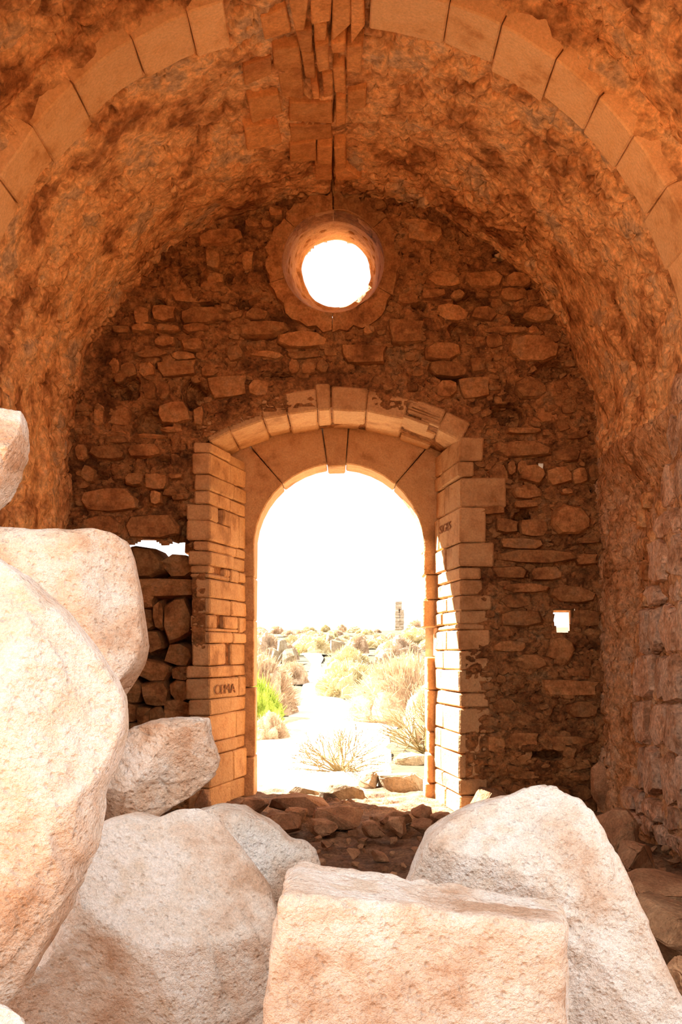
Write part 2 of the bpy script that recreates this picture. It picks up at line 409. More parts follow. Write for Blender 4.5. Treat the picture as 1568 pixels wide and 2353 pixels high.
def mortar_y(b):
    x, z = b[..., 0], b[..., 2]
    h = 0.026 - 0.05 * fbm(b * np.array([1.6, 1, 1.9]) + 4, 3) - 0.02 * fbm(b * np.array([7, 1, 10]), 3)
    f1, f2 = worley(b * np.array([6.5, 1, 12]) + 2)
    h = h + 0.03 * sstep(.14, 0, f2 - f1)
    f1, f2 = worley(b * np.array([11, 1, 18]) + 6)
    h = h + 0.05 * sstep(.34, .1, f1) * sstep(-.1, .3, vnoise(b * 2.3 + 3))
    wx = x + .03 * fbm(b * 9, 2); wz = z + .03 * fbm(b * 9 + 5, 2)
    for px, py, rx, ry in CAV:
        r2 = ((wx - X(px)) / (rx / 287.5)) ** 2 + ((wz - Z(py)) / (ry / 287.5)) ** 2
        h = h + 0.17 * sstep(1.25, .55, r2)
    return h
b[..., 1] = np.maximum(mortar_y(b), -0.05)
cx_, cz_ = (GX[:-1, :-1] + step / 2), (GZ[:-1, :-1] + step / 2)
mask = ~(in_door(cx_, cz_, .04) | in_oculus(cx_, cz_, .03) | in_niche(cx_, cz_) | in_slot(cx_, cz_) | in_peep(cx_, cz_))
wb = link('wall_back', mesh_np('wall_back', b, grid_quads(len(gx), len(gz), mask)), M['mortar'], None,
          'dark rubble end wall pierced by the arched doorway and the round window', 'wall', kind='structure')
# outer skin of the same wall
s2 = 0.03
ox = np.arange(-4.2, 4.2, s2); oz = np.arange(-0.6, 5.7, s2)
OX, OZ = np.meshgrid(ox, oz, indexing='ij'); cx2, cz2 = OX[:-1, :-1] + s2 / 2, OZ[:-1, :-1] + s2 / 2
hole = ((np.abs(cx2 - OCX) < 0.80) & (cz2 < OCZ)) | ((cx2 - OCX) ** 2 + (cz2 - OCZ) ** 2 < .80 ** 2)
hole |= (cx2 + .06) ** 2 + (cz2 - 4.68) ** 2 < .36 ** 2
hole |= (cx2 > NX0 - .15) & (cx2 < NX1 + .05) & (cz2 > .3) & (cz2 < NZ1 + .14)
hole |= (cx2 > WX0 + .12) & (cx2 < WX1 + .22) & (cz2 > WZ0 - .02) & (cz2 < WZ1 + .03)
ob = np.stack([OX, OY1 + .02 + .03 * fbm(np.stack([OX * 3, OX * 0, OZ * 4], -1), 3), OZ], -1)
ofac = link('wall_outside', mesh_np('wall_outside', ob, grid_quads(len(ox), len(oz), ~hole)), M['outwall'], None,
            'sunlit outer face of the end wall around the doorway', 'wall', kind='structure')

# ---------------------------------------------------------------- doorway: reveals, arches, quoins
def plan_block(plan4, z0, z1, parent, mat, name='jamb_stone', bev=.011, jit=.005):
    return block(name, [(x, y, z0) for x, y in plan4] + [(x, y, z1) for x, y in plan4], mat, parent, bev, jit)
def lerp(a, b_, f): return (a[0] + (b_[0] - a[0]) * f, a[1] + (b_[1] - a[1]) * f)
door_me_v = []
# backing behind the reveal stones: two jambs and the head, one mesh
bmb = bmesh.new()
def bbox_bm(bm, plan, z0, z1):
    vs = [bm.verts.new((x, y, z)) for z in (z0, z1) for x, y in plan]
    for f in ((3, 2, 1, 0), (4, 5, 6, 7), (0, 1, 5, 4), (1, 2, 6, 5), (2, 3, 7, 6), (3, 0, 4, 7)): bm.faces.new([vs[i] for i in f])
bbox_bm(bmb, [(-1.20, .05), (-1.105, .05), (-.90, .79), (-1.20, .79)], -.1, 2.9)
bbox_bm(bmb, [(.966, .05), (1.08, .05), (1.08, .79), (.842, .79)], -.1, 2.9)
for k in range(24):
    a0, a1 = [math.radians(-32 + 64 * j / 24) for j in (k, k + 1)]
    pl = []
    vs = []
    for y in (.05, .79):
        for a, r in ((a0, ARC + .03), (a1, ARC + .03), (a1, ARC + .3), (a0, ARC + .3)):
            vs.append(bmb.verts.new((DCX + r * math.sin(a), y, ACZ + r * math.cos(a))))
    for f in ((0, 1, 2, 3), (7, 6, 5, 4), (0, 4, 5, 1), (1, 5, 6, 2), (2, 6, 7, 3), (3, 7, 4, 0)): bmb.faces.new([vs[i] for i in f])
dme = bpy.data.meshes.new('door_1'); bmb.to_mesh(dme); bmb.free()
door = link('door_1', dme, M['mortar'], None, 'splayed arched stone doorway open to the bright heath', 'doorway', kind='structure')

LC = [1015, 1040, 1089, 1126, 1158, 1242, 1265, 1298, 1328, 1373, 1411, 1450, 1478, 1530, 1558, 1608, 1644, 1707, 1738, 1812, 1862]
LX = [446, 440, 447, 440, 425, 446, 436, 442, 446, 444, 438, 442, 440, 432, 432, 432, 440, 436, 440, 432]
jambL = []
for k in range(len(LC) - 1):
    z1, z0 = Z(LC[k]) - .004, Z(LC[k + 1]) + .004
    xl = X(LX[k]) + rng.uniform(-.02, .02); f = rng.choice([.62, .72, .78, .55])
    fy = rng.uniform(-.012, .014); o_ = rng.uniform(-.008, .008)
    c0 = (L0[0] + o_, fy); cf = lerp(L0, L1, f); cf = (cf[0] + o_, cf[1])
    missing = k in (12,)
    if missing: c0 = (L0[0] - .0, fy); cf = lerp(L0, L1, .42)
    if k == 14: o_ = 0.0; c0 = (L0[0], fy); f = .78; cf = lerp(L0, L1, f)
    if k in (4, 7, 10):
        ga, gb = {4: (.2, .36), 7: (.14, .42), 10: (.2, .4)}[k]; pa, pb = lerp(L0, L1, ga), lerp(L0, L1, gb)
        zs = z0 + (z1 - z0) * {4: .55, 7: .35, 10: .15}[k]
        plan_block([(xl, fy), c0, cf, (xl, cf[1])], z0, zs, door, M['ashlar'])
        plan_block([(pb[0] - .2, pb[1]), (pb[0] + o_, pb[1]), cf, (cf[0] - .2, cf[1])], zs + .003, z1, door, M['ashlar'])
        s = plan_block([(xl, fy), c0, (pa[0] + o_, pa[1]), (xl, pa[1])], zs + .003, z1, door, M['ashlar'])
    else:
        s = plan_block([(xl, fy), c0, cf, (xl, cf[1])], z0, z1, door, M['ashlar'])
    jambL.append((s, z0, z1))
    g0 = lerp(L0, L1, f + .012 if not missing else .62); g1 = L1
    o2 = rng.uniform(-.012, .006)
    if k % 3 != 1 or k > 12:
        plan_block([(g0[0] - .2, g0[1]), (g0[0] + o2, g0[1]), (g1[0] + o2, g1[1] - .005), (g1[0] - .2, g1[1] - .005)], z0, z1, door, M['ashlar'])
    else:
        gm = lerp(g0, g1, rng.uniform(.35, .6))
        plan_block([(g0[0] - .2, g0[1]), (g0[0] + o2, g0[1]), (gm[0] + o2, gm[1] - .006), (gm[0] - .2, gm[1] - .006)], z0, z1, door, M['ashlar'])
        plan_block([(gm[0] - .2, gm[1]), (gm[0] + o2, gm[1] + .006), (g1[0], g1[1] - .005), (g1[0] - .2, g1[1] - .005)], z0 + .01, z1, door, M['ashlar'])
RC = [1005, 1060, 1096, 1165, 1247, 1303, 1332, 1367, 1403, 1434, 1447, 1495, 1540, 1592, 1627, 1686, 1733, 1790, 1827, 1875]
RX = [1112, 1090, 1165, 1120, 1132, 1108, 1110, 1128, 1126, 1112, 1128, 1122, 1130, 1124, 1128, 1120, 1112, 1120, 1118]
jambR = []
for k in range(len(RC) - 1):
    z1, z0 = Z(RC[k]) - .004, Z(RC[k + 1]) + .004
    xr = X(RX[k]) + rng.uniform(-.015, .015); f = rng.choice([.5, .62, .7, .8]); fy = rng.uniform(-.02, .008); o_ = rng.uniform(-.012, .012)
    if k == 3: o_ = 0.0; f = .8
    c0 = (R0[0] + o_, fy); cf = lerp(R0, R1, f); cf = (cf[0] + o_, cf[1])
    s = plan_block([c0, (xr, fy), (xr, cf[1]), cf], z0, z1, door, M['ashlar']); jambR.append((s, z0, z1))
    g0 = lerp(R0, R1, f + .012); g1 = R1; o2 = rng.uniform(-.012, .014)
    plan_block([(g0[0] + o2, g0[1]), (g0[0] + .2, g0[1]), (g1[0] + .2, g1[1] - .005), (g1[0] + o2, g1[1] - .005)], z0, z1, door, M['ashlar'])
# inner segmental arch, stone by stone
AJ = [-29.3, -24, -16.2, -10.7, -4.0, -0.8, 7.0, 15.7, 23.5, 29.3]
for k in range(len(AJ) - 1):
    a0, a1 = math.radians(AJ[k] + .12), math.radians(AJ[k + 1] - .12)
    parts = [(.006 + rng.uniform(0, .018), rng.uniform(.44, .6), 0.0)]
    parts.append((parts[0][1] + .008, .79, rng.uniform(0, .035)))
    if k == 7: parts = [(-.0, .2, .055), (.21, .42, .02), (.43, .6, .05), (.61, .79, .0)]
    if k == 8: parts = [(-.01, .4, .01), (.41, .79, .03)]
    for y0, y1, up in parts:
        r0, r1 = ARC + up, ARC + (.17 if k not in (4, 5) else .20) + rng.uniform(-.02, .02)
        pts = []
        for r in (r0, r1):
            for a, y in ((a0, y0), (a1, y0), (a1, y1), (a0, y1)):
                pts.append((DCX + r * math.sin(a), y, ACZ + r * math.cos(a)))
        block('arch_stone', pts, M['ashlar'], door, .012, .006)
# layered broken slabs at the damaged right haunch of the inner arch
for k in range(7):
    a0 = math.radians(14.5 + rng.uniform(0, 5)); a1 = a0 + math.radians(rng.uniform(4, 7.5)); a1 = min(a1, math.radians(25))
    r0 = ARC + .015 + .022 * k; r1 = r0 + .017; y0 = -.03 + rng.uniform(-.015, .03); y1 = y0 + rng.uniform(.2, .4)
    pts = [(DCX + r * math.sin(a), y, ACZ + r * math.cos(a)) for r in (r0, r1) for a, y in ((a0, y0), (a1, y0 + .02), (a1, y1), (a0, y1))]
    block('arch_slab', pts, M['ashlar'], door, .004, .006)
# outer round arch
OJ = [(-2, 49), (49, 85.5), (85.5, 98), (98, 131), (131, 182)]
for k, (d0, d1) in enumerate(OJ):
    r0 = OR - (.025 if k == 2 else 0); r1 = 1.2 if k != 2 else 1.22
    n = max(1, int((d1 - d0) / 8)); bm = bmesh.new(); rows = []
    for j in range(n + 1):
        a = math.radians(d0 + .25 + (d1 - d0 - .5) * j / n)
        rows.append([bm.verts.new((OCX + r * math.cos(a), y, OCZ + r * math.sin(a))) for r, y in ((r0, OY0 - (.02 if k == 2 else .0)), (r1 + (.16 if k in (0, 4) else 0), OY0), (r1 + (.16 if k in (0, 4) else 0), OY1), (r0, OY1))])
    for j in range(n):
        for q in range(4): bm.faces.new([rows[j][q], rows[j][(q + 1) % 4], rows[j + 1][(q + 1) % 4], rows[j + 1][q]])
    bm.faces.new(rows[0]); bm.faces.new(rows[-1]); bmesh.ops.recalc_face_normals(bm, faces=bm.faces)
    bmesh.ops.bevel(bm, geom=[e for e in bm.edges if e.calc_face_angle(0) > .6], offset=.01, segments=1, affect='EDGES')
    me = bpy.data.meshes.new('arch_stone'); bm.to_mesh(me); bm.free(); link('arch_stone', me, M['ashlar'], door)
# outer jambs
for a, c_ in ((1240, 1325), (1325, 1425), (1425, 1580), (1580, 1738), (1740, 1835)):
    plan_block([(-1.06, .802), (X(585, .8) + rng.uniform(-.006, .006), .802), (X(585, .8) - .005, OY1), (-1.06, OY1)], Z(c_, .8) + .003, Z(a, .8) - .003, door, M['ashlar'], 'outer_jamb_stone', .008)
plan_block([(-1.06, .802), (X(562, .8), .802), (X(562, .8), OY1), (-1.06, OY1)], Z(1240, .8) + .003, Z(1205, .8), door, M['ashlar'], 'outer_jamb_stone', .01)
for a, c_, xo in ((1215, 1262, 978), (1262, 1320, 976), (1320, 1378, 978), (1378, 1440, 973), (1440, 1508, 1003), (1510, 1585, 982), (1585, 1680, 983), (1682, 1732, 986), (1735, 1800, 982), (1800, 1850, 978)):
    plan_block([(X(xo, .8), .802), (1.0, .802), (1.0, OY1), (X(xo, .8) + .005, OY1)], Z(c_, .8) + .003, Z(a, .8) - .003, door, M['ashlar'], 'outer_jamb_stone', .008)
# scratched letters on a stone of the left reveal
def reveal_text(txt, px, py, size, f0, left=True, parent=None):
    cu = bpy.data.curves.new('txt', 'FONT'); cu.body = txt; cu.size = size; cu.extrude = .0025; cu.space_character = .95
    tmp = bpy.data.objects.new('txt', cu); col.objects.link(tmp)
    dg = bpy.context.evaluated_depsgraph_get(); me = bpy.data.meshes.new_from_object(tmp.evaluated_get(dg))
    bpy.data.objects.remove(tmp)
    me.materials.clear(); me.name = 'carved_letters'
    o = link('carved_letters', me, M['ink'], parent)
    A, B = (L0, L1) if left else (R1, R0)
    d = Vector((B[0] - A[0], B[1] - A[1], 0)).normalized(); up = Vector((0, 0, 1)); nn = d.cross(up)
    s = lerp(A, B, f0)
    pos = Vector((s[0], s[1], 0)) + nn * .0075
    y = pos.y; pos.z = Z(py, y)
    mat = Matrix((d, up, nn)).transposed().to_4x4(); mat.translation = pos
    o.matrix_world = mat @ Matrix.Diagonal((1.65, 1, 1, 1))
    o['label'] = 'scratched letters in the stone'
    return o
for (s, z0, z1) in jambL:
    if z0 < Z(1580) < z1: reveal_text('CEMA', 0, 1596, .11, .10, True, s)
for (s, z0, z1) in jambR:
    if z0 < Z(1215) < z1: reveal_text('SIGES', 0, 1228, .10, .22, False, s)

# ---------------------------------------------------------------- round window
rings = [(-.01, .415, 4.375), (.02, .405, 4.375), (.25, .385, 4.42), (.6, .35, 4.51), (.74, .325, 4.56), (.78, .30, 4.585), (.84, .302, 4.60), (.86, .34, 4.66), (1.16, .35, 4.68)]
yy_ = np.array([r[0] for r in rings]); ysm = np.linspace(-.01, 1.16, 90)
rr = np.interp(ysm, yy_, [r[1] for r in rings]); zz_ = np.interp(ysm, yy_, [r[2] for r in rings]); xx_ = np.interp(ysm, [0, 1.16], [-.083, -.06])
an = np.linspace(0, 2 * math.pi, 160, endpoint=False)
AN = an[:, None]
V = np.stack([xx_ + rr * np.cos(AN), ysm + 0 * AN, zz_ + rr * np.sin(AN)], -1)
dd = .012 * fbm(V * 6, 3) + .03 * sstep(.3, .12, worley(V * 9)[0]) * sstep(.1, .25, ysm)[None, :]
V[..., 0] += np.cos(AN) * dd; V[..., 2] += np.sin(AN) * dd
win1 = link('window_1', mesh_np('window_1', V, grid_quads(160, 90, wrap_u=True)), M['ashlar'], None, 'round splayed stone window high in the end wall', 'window', kind='structure')
for d0, d1 in ((90.8, 138), (138.6, 198), (198.6, 268.8), (269.4, 330), (330.6, 400), (400.6, 449.4)):
    n = 10; bm = bmesh.new(); rows = []
    ro = .535 + rng.uniform(-.015, .03)
    for j in range(n + 1):
        a = math.radians(d0 + (d1 - d0) * j / n)
        rows.append([bm.verts.new((EYEC[0] + r * math.cos(a), y, EYEC[1] + r * math.sin(a))) for r, y in ((.408, -.004), (ro + rng.uniform(-.03, .03), -.002), (ro, .2), (.41, .2))])
    for j in range(n):
        for q in range(4): bm.faces.new([rows[j][q], rows[j][(q + 1) % 4], rows[j + 1][(q + 1) % 4], rows[j + 1][q]])
    bm.faces.new(rows[0]); bm.faces.new(rows[-1]); bmesh.ops.recalc_face_normals(bm, faces=bm.faces)
    me = bpy.data.meshes.new('ring_stone'); bm.to_mesh(me); bm.free(); link('ring_stone', me, M['rubble'], win1)

# ---------------------------------------------------------------- blocked window on the left, small slot on the right
bm = bmesh.new()
def rbox(bm, xa0, xa1, za0, za1, xb0, xb1, zb0, zb1, ya, yb):
    a = [bm.verts.new(v) for v in ((xa0, ya, za0), (xa1, ya, za0), (xa1, ya, za1), (xa0, ya, za1))]
    c = [bm.verts.new(v) for v in ((xb0, yb, zb0), (xb1, yb, zb0), (xb1, yb, zb1), (xb0, yb, zb1))]
    for k in range(4):
        j = (k + 1) % 4; bm.faces.new((a[k], a[j], c[j], c[k]))
rbox(bm, NX0 - .02, NX1 + .02, NZ0, NZ1 + .03, NX0 - .15, NX1 + .02, NZ0, NZ1 + .16, .02, OY1)
vs = [bm.verts.new(v) for v in ((NX0 - .2, .74, NZ0), (NX1 + .05, .74, NZ0), (NX1 + .05, .78, Z(1318, .75)), (NX0 - .2, .78, Z(1290, .75)))]; bm.faces.new(vs)
me = bpy.data.meshes.new('window_2'); bm.to_mesh(me); bm.free()
win2 = link('window_2', me, M['mortar'], None, 'old window left of the doorway blocked up with loose stones', 'window', kind='structure')
NS = [(268, 372, 1256, 1330, .30), (372, 446, 1270, 1326, .32), (300, 450, 1327, 1371, .26), (376, 438, 1369, 1476, .22), (352, 375, 1378, 1446, .26), (300, 352, 1366, 1396, .28),
      (300, 352, 1396, 1450, .32), (300, 376, 1450, 1500, .34), (376, 440, 1478, 1532, .36), (310, 390, 1518, 1566, .32), (262, 312, 1500, 1560, .35), (390, 442, 1532, 1562, .34), (325, 388, 1566, 1624, .3),
      (388, 440, 1562, 1612, .34), (270, 325, 1560, 1618, .33), (262, 312, 1618, 1660, .33), (312, 344, 1624, 1668, .36), (344, 378, 1622, 1668, .3), (378, 438, 1610, 1668, .34), (262, 350, 1662, 1740, .32), (350, 440, 1668, 1740, .34), (262, 440, 1740, 1830, .34)]
for a, b_, c_, d_, yf in NS:
    p0, p1 = P(a - 2, d_ + 2, yf), P(b_ + 2, c_ - 2, yf)
    wall_stone(win2, (p0[0] + p1[0]) / 2, yf, (p0[2] + p1[2]) / 2, (p1[0] - p0[0]) * 1.03, .45, (p1[2] - p0[2]) * 1.03, M['rubble'], rng.uniform(-.03, .03))
bm = bmesh.new()
rbox(bm, WX0, WX1, WZ0, WZ1, WX0 + .12, WX1 + .22, WZ0 - .02, WZ1 + .03, .03, OY1 + .05)
me = bpy.data.meshes.new('window_3'); bm.to_mesh(me); bm.free()
win3 = link('window_3', me, M['ashlar'], None, 'small bright slit low in the wall right of the doorway', 'window', kind='structure')

# ---------------------------------------------------------------- stones of the back wall
TR = [(1135, 1272, 1010, 1052), (1167, 1186, 1058, 1094), (1187, 1215, 1058, 1092), (1195, 1256, 1066, 1112), (1178, 1246, 1114, 1146), (1180, 1240, 1148, 1166),
      (1135, 1322, 1262, 1296), (1150, 1250, 1237, 1262), (1268, 1362, 1160, 1232), (1165, 1285, 768, 832), (890, 976, 728, 792), (975, 1060, 785, 830), (780, 890, 790, 838),
      (545, 660, 735, 775), (560, 620, 705, 735), (640, 760, 760, 800), (286, 330, 1084, 1116), (333, 386, 1088, 1126), (386, 420, 1086, 1100), (345, 372, 1128, 1160), (372, 410, 1122, 1142), (392, 425, 1134, 1150),
      (180, 320, 1120, 1175), (280, 420, 1180, 1240), (185, 280, 1180, 1238), (520, 560, 790, 830), (415, 470, 775, 805), (1130, 1215, 1300, 1330), (1215, 1300, 1300, 1335), (1150, 1260, 1340, 1362),
      (1260, 1370, 1345, 1385), (1255, 1322, 1460, 1525), (1130, 1215, 1470, 1500), (1175, 1260, 1500, 1540), (1325, 1380, 1400, 1440), (1140, 1250, 1400, 1440), (1165, 1240, 1680, 1722), (1120, 1162, 1690, 1730), (1250, 1370, 1690, 1715),
      (1180, 1226, 1700, 1760), (1240, 1380, 1560, 1600), (1130, 1190, 1600, 1640), (1300, 1375, 1610, 1650), (1140, 1250, 1640, 1675)]
taken = []
def overlaps(x0, x1, z0, z1, m=.0):
    for a0, a1, c0, c1 in taken:
        if x0 < a1 - m and x1 > a0 + m and z0 < c1 - m and z1 > c0 + m: return True
    return False
nst = 0
for a, b_, c_, d_ in TR:
    x0, x1, z0, z1 = X(a), X(b_), Z(d_), Z(c_)
    taken.append((x0, x1, z0, z1))
    wall_stone(wb, (x0 + x1) / 2, rng.uniform(-.035, -.005), (z0 + z1) / 2, x1 - x0, .2, z1 - z0, M['rubble'], rng.uniform(-.04, .04)); nst += 1
z = 0.02
while z < 4.85 and nst < 298:
    h = rng.choice([.06, .08, .1, .12, .15, .2])
    x = -2.2 + rng.uniform(0, .2)
    while x < 2.08:
        w = rng.choice([.1, .15, .2, .26, .34]) * rng.uniform(.85, 1.2)
        hh = h * rng.uniform(.7, 1.0); zc = z + h / 2 + rng.uniform(-.02, .02); xc = x + w / 2
        inv = abs(xc - VX) + w * .3 < VR if zc < VZ else math.hypot(xc - VX, zc - VZ) + w * .3 < VR
        g = .12 if zc < SPR else .15
        corners = [(xc - w * .45, zc - hh * .4), (xc + w * .45, zc - hh * .4), (xc - w * .45, zc + hh * .4), (xc + w * .45, zc + hh * .4), (xc, zc)]
        bad = any(in_door(np.float64(p), np.float64(q), g) or in_oculus(np.float64(p), np.float64(q), .14) or in_niche(np.float64(p), np.float64(q), .0)
                  or in_slot(np.float64(p), np.float64(q), .02) or in_peep(np.float64(p), np.float64(q), .02) for p, q in corners)
        incav = any(((xc - X(p)) / (rx / 287.5)) ** 2 + ((zc - Z(q)) / (ry / 287.5)) ** 2 < 1.5 for p, q, rx, ry in CAV)
        hidden = zc < 1.35 and xc < X(260)
        if inv and not bad and not incav and not hidden and not overlaps(xc - w * .45, xc + w * .45, zc - hh * .45, zc + hh * .45, .012) and rng.random() < .84 and nst < 298:
            wall_stone(wb, xc, rng.uniform(-.016, .026), zc, w, .2, hh, M['rubble'], rng.uniform(-.09, .09)); nst += 1
        x += w * rng.uniform(.95, 1.08)
    z += h
print('back wall stones', nst)
sv, sf, off = [], [], 0
r3 = random.Random(77)
kept = 0
while kept < 620:
    xc, zc = r3.uniform(-2.15, 2.02), r3.uniform(.3, 4.85); w = r3.uniform(.035, .12); hh = w * r3.uniform(.35, .8)
    if not (abs(xc - VX) < VR - .05 if zc < VZ else math.hypot(xc - VX, zc - VZ) < VR - .05): continue
    a_, b2 = np.float64(xc), np.float64(zc)
    if in_door(a_, b2, .14) or in_oculus(a_, b2, .15) or in_niche(a_, b2, .05) or in_slot(a_, b2, .06) or in_peep(a_, b2, .05): continue
    if xc < 0 and r3.random() < .4: continue
    m_ = unit_stone(r3.randrange(18), M['rubble']); my = float(mortar_y(np.array([[xc, 0, zc]]))[0])
    R_ = Matrix.Translation((xc, my - r3.uniform(.004, .018), zc)) @ Matrix.Rotation(r3.uniform(-.4, .4), 4, 'Y') @ Matrix.Diagonal((w, .06, hh, 1))
    sv += [tuple(R_ @ v.co) for v in m_.vertices]; sf += [tuple(q + off for q in p.vertices) for p in m_.polygons]; off += len(m_.vertices); kept += 1
me = bpy.data.meshes.new('small_stones'); me.from_pydata(sv, [], sf); me.update()
link('small_stones', me, M['rubble'], wb, kind='stuff')

# ---------------------------------------------------------------- transverse rib and the loose blocks of the crown
rib = bpy.data.objects.new('trim_1', None); col.objects.link(rib); rib['kind'] = 'structure'
rib['label'] = 'smooth cut stone rib arching across the vault'; rib['category'] = 'rib'
rib.location = (VX, -2.37, VZ)
RJ = [0, 11, 20, 29.5, 38.6, 47.6, 58.7, 67.8, 73.6]
RJ2 = [180 - v for v in (84, 71.8, 63.3, 53.6, 45, 37.2, 28, 19, 9, 0)]
def ring_block(a0, a1, r0, r1, y0, y1, parent, mat, name, bev=.009, n=3, jit=.004):
    bm = bmesh.new(); rows = []
    for j in range(n + 1):
        a = math.radians(a0 + (a1 - a0) * j / n)
        rows.append([bm.verts.new((-r * math.cos(a) + rng.uniform(-jit, jit), y - -2.37 + rng.uniform(-jit, jit), r * math.sin(a) + rng.uniform(-jit, jit))) for r, y in ((r0, y0), (r1, y0), (r1, y1), (r0, y1))])
    for j in range(n):
        for q in range(4): bm.faces.new([rows[j][q], rows[j][(q + 1) % 4], rows[j + 1][(q + 1) % 4], rows[j + 1][q]])
    bm.faces.new(rows[0]); bm.faces.new(rows[-1]); bmesh.ops.recalc_face_normals(bm, faces=bm.faces)
    bmesh.ops.bevel(bm, geom=[e for e in bm.edges if e.calc_face_angle(0) > .6], offset=bev, segments=1, affect='EDGES', clamp_overlap=True)
    me = bpy.data.meshes.new(name); bm.to_mesh(me); bm.free(); return link(name, me, mat, parent)
for J in (RJ, RJ2):
    for k in range(len(J) - 1):
        far = -2.17 + rng.uniform(-.07, .03)
        ring_block(J[k] + .09, J[k + 1] - .09, VR - .06 + rng.uniform(-.008, .008), VR + .2, -2.57, far, rib, M['rib'], 'rib_stone')

def on_vault(px, py, inset):
    dxx, dzz = (px - PCX) / FOC, (PCY - py) / FOC; r = VR - inset
    A = dxx ** 2 + dzz ** 2; B = 2 * (dxx * (0 - VX) + dzz * (EYE - VZ)); C_ = VX ** 2 + (EYE - VZ) ** 2 - r * r
    d = (-B + math.sqrt(B * B - 4 * A * C_)) / (2 * A)
    return (dxx * d, d + CAMY, EYE + dzz * d)
CR = [((662, -15), (712, -15), (702, 68), (680, 70), .05), ((716, -20), (764, -20), (762, 52), (718, 56), .07), ((766, -12), (804, -12), (803, 60), (764, 97), .05), ((806, -12), (836, 0), (836, 60), (808, 100), .03),
      ((678, 72), (716, 66), (720, 122), (694, 122), .03), ((720, 56), (752, 55), (750, 100), (722, 104), .04), ((762, 98), (794, 97), (794, 122), (766, 122), .05), ((796, 104), (832, 102), (830, 168), (798, 168), .02),
      ((722, 106), (754, 100), (756, 160), (730, 166), .06), ((766, 152), (794, 152), (796, 214), (770, 216), .01), ((694, 124), (721, 124), (726, 182), (704, 183), .02), ((626, 112), (690, 106), (694, 154), (632, 160), .03),
      ((638, 160), (696, 156), (698, 222), (648, 226), .0), ((714, 190), (732, 188), (734, 228), (718, 230), .03), ((738, 172), (764, 170), (766, 218), (746, 224), .0), ((664, 236), (764, 236), (764, 286), (666, 282), .012),
      ((668, 288), (762, 290), (762, 322), (668, 328), .0), ((668, 334), (726, 326), (726, 370), (668, 372), .02), ((730, 338), (764, 336), (764, 374), (730, 376), .035), ((768, 340), (796, 338), (796, 388), (770, 390), .03),
      ((726, 378), (764, 376), (764, 414), (726, 416), .03), ((770, 392), (800, 390), (830, 412), (772, 418), .02), ((560, 150), (622, 128), (628, 172), (566, 196), .0), ((570, 230), (640, 216), (648, 262), (580, 284), .005),
      ((800, 210), (840, 205), (842, 250), (802, 255), .015), ((772, 225), (796, 225), (797, 285), (772, 290), .01), ((600, 40), (655, 20), (668, 78), (612, 96), .015), ((560, 292), (640, 282), (648, 330), (570, 350), .0)]
for k, (a, b_, c_, d_, ins) in enumerate(CR):
    ins = ins * 1.25 + .03
    lo = [on_vault(*q, ins) for q in (d_, c_, b_, a)]; hi = []
    for x, y, z in lo:
        v = np.array([x - VX, 0, z - VZ]); v = v / np.linalg.norm(v) * .16; hi.append((x + v[0], y, z + v[2]))
    block('crown_stone', lo + hi, M['crown'], ceil, .007, .008)

# ---------------------------------------------------------------- facing stones left on the right wall
cnt = 0; z = 0.02
while z < 2.85:
    h = rng.uniform(.12, .36); e = float(facing_edge(np.float64(z + h / 2)))
    y = e - rng.uniform(-.05, .03)
    while y > -2.5:
        w = rng.uniform(.14, .42)
        if rng.random() < .9:
            wall_stone(wr, VX + VR - .03 + rng.uniform(-.016, .022), y - w / 2, z + h / 2, w * 1.04, .2, h * 1.05, M['facing'], axis='-x'); cnt += 1
        y -= w
    # rubble of the bare core further in
    y = -.05
    while y > e + .12:
        w = rng.uniform(.07, .2)
        if rng.random() < .6:
            wall_stone(wr, VX + VR + .11 + rng.uniform(-.02, .04), y - w / 2, z + h * rng.uniform(.3, .7), w, .14, h * rng.uniform(.4, .8), M['vault'], axis='-x'); cnt += 1
        y -= w * rng.uniform(1, 1.5)
    z += h
print('right wall stones', cnt)

# ---------------------------------------------------------------- near wall with a breach, added out of view to dim the interior
gs = .05
gx2 = np.arange(-4.2, 4.21, gs); gz2 = np.arange(-.3, 5.8, gs)
FX, FZ = np.meshgrid(gx2, gz2, indexing='ij')
cxx, czz = FX[:-1, :-1] + gs / 2, FZ[:-1, :-1] + gs / 2
hw = 1.44 + .04 * vnoise(np.stack([czz * 4, czz * 0, czz * 0], -1))
hole = (np.abs(cxx) < hw) & (czz < 3.92 + .05 * vnoise(np.stack([cxx * 4, cxx * 0, cxx * 0 + 3], -1)))
V1 = np.stack([FX, -4.45 + .03 * fbm(np.stack([FX * 3, FX * 0, FZ * 3], -1), 3), FZ], -1)
V2 = V1.copy(); V2[..., 1] += .36
q1 = grid_quads(len(gx2), len(gz2), ~hole); nV = V1.shape[0] * V1.shape[1]
keep = ~hole; nu, nv = len(gx2), len(gz2); ida = np.arange(nu * nv).reshape(nu, nv); rim = []
for i in range(nu - 1):
    for j in range(nv - 1):
        if not keep[i, j]: continue
        for di, dj, e in ((1, 0, ((i + 1, j), (i + 1, j + 1))), (-1, 0, ((i, j + 1), (i, j))), (0, 1, ((i + 1, j + 1), (i, j + 1))), (0, -1, ((i, j), (i + 1, j)))):
            ii, jj = i + di, j + dj
            if 0 <= ii < nu - 1 and 0 <= jj < nv - 1 and keep[ii, jj]: continue
            p, q = ida[e[0]], ida[e[1]]; rim.append((p, q, q + nV, p + nV))
me = mesh_np('wall_front_added', np.concatenate([V1.reshape(-1, 3), V2.reshape(-1, 3)]), np.concatenate([q1, q1[:, ::-1] + nV, np.array(rim)]), smooth=False)
link('wall_front_added', me, M['rwall'], None, 'near wall with a breach, added unseen to keep the interior dark', 'wall', kind='structure')

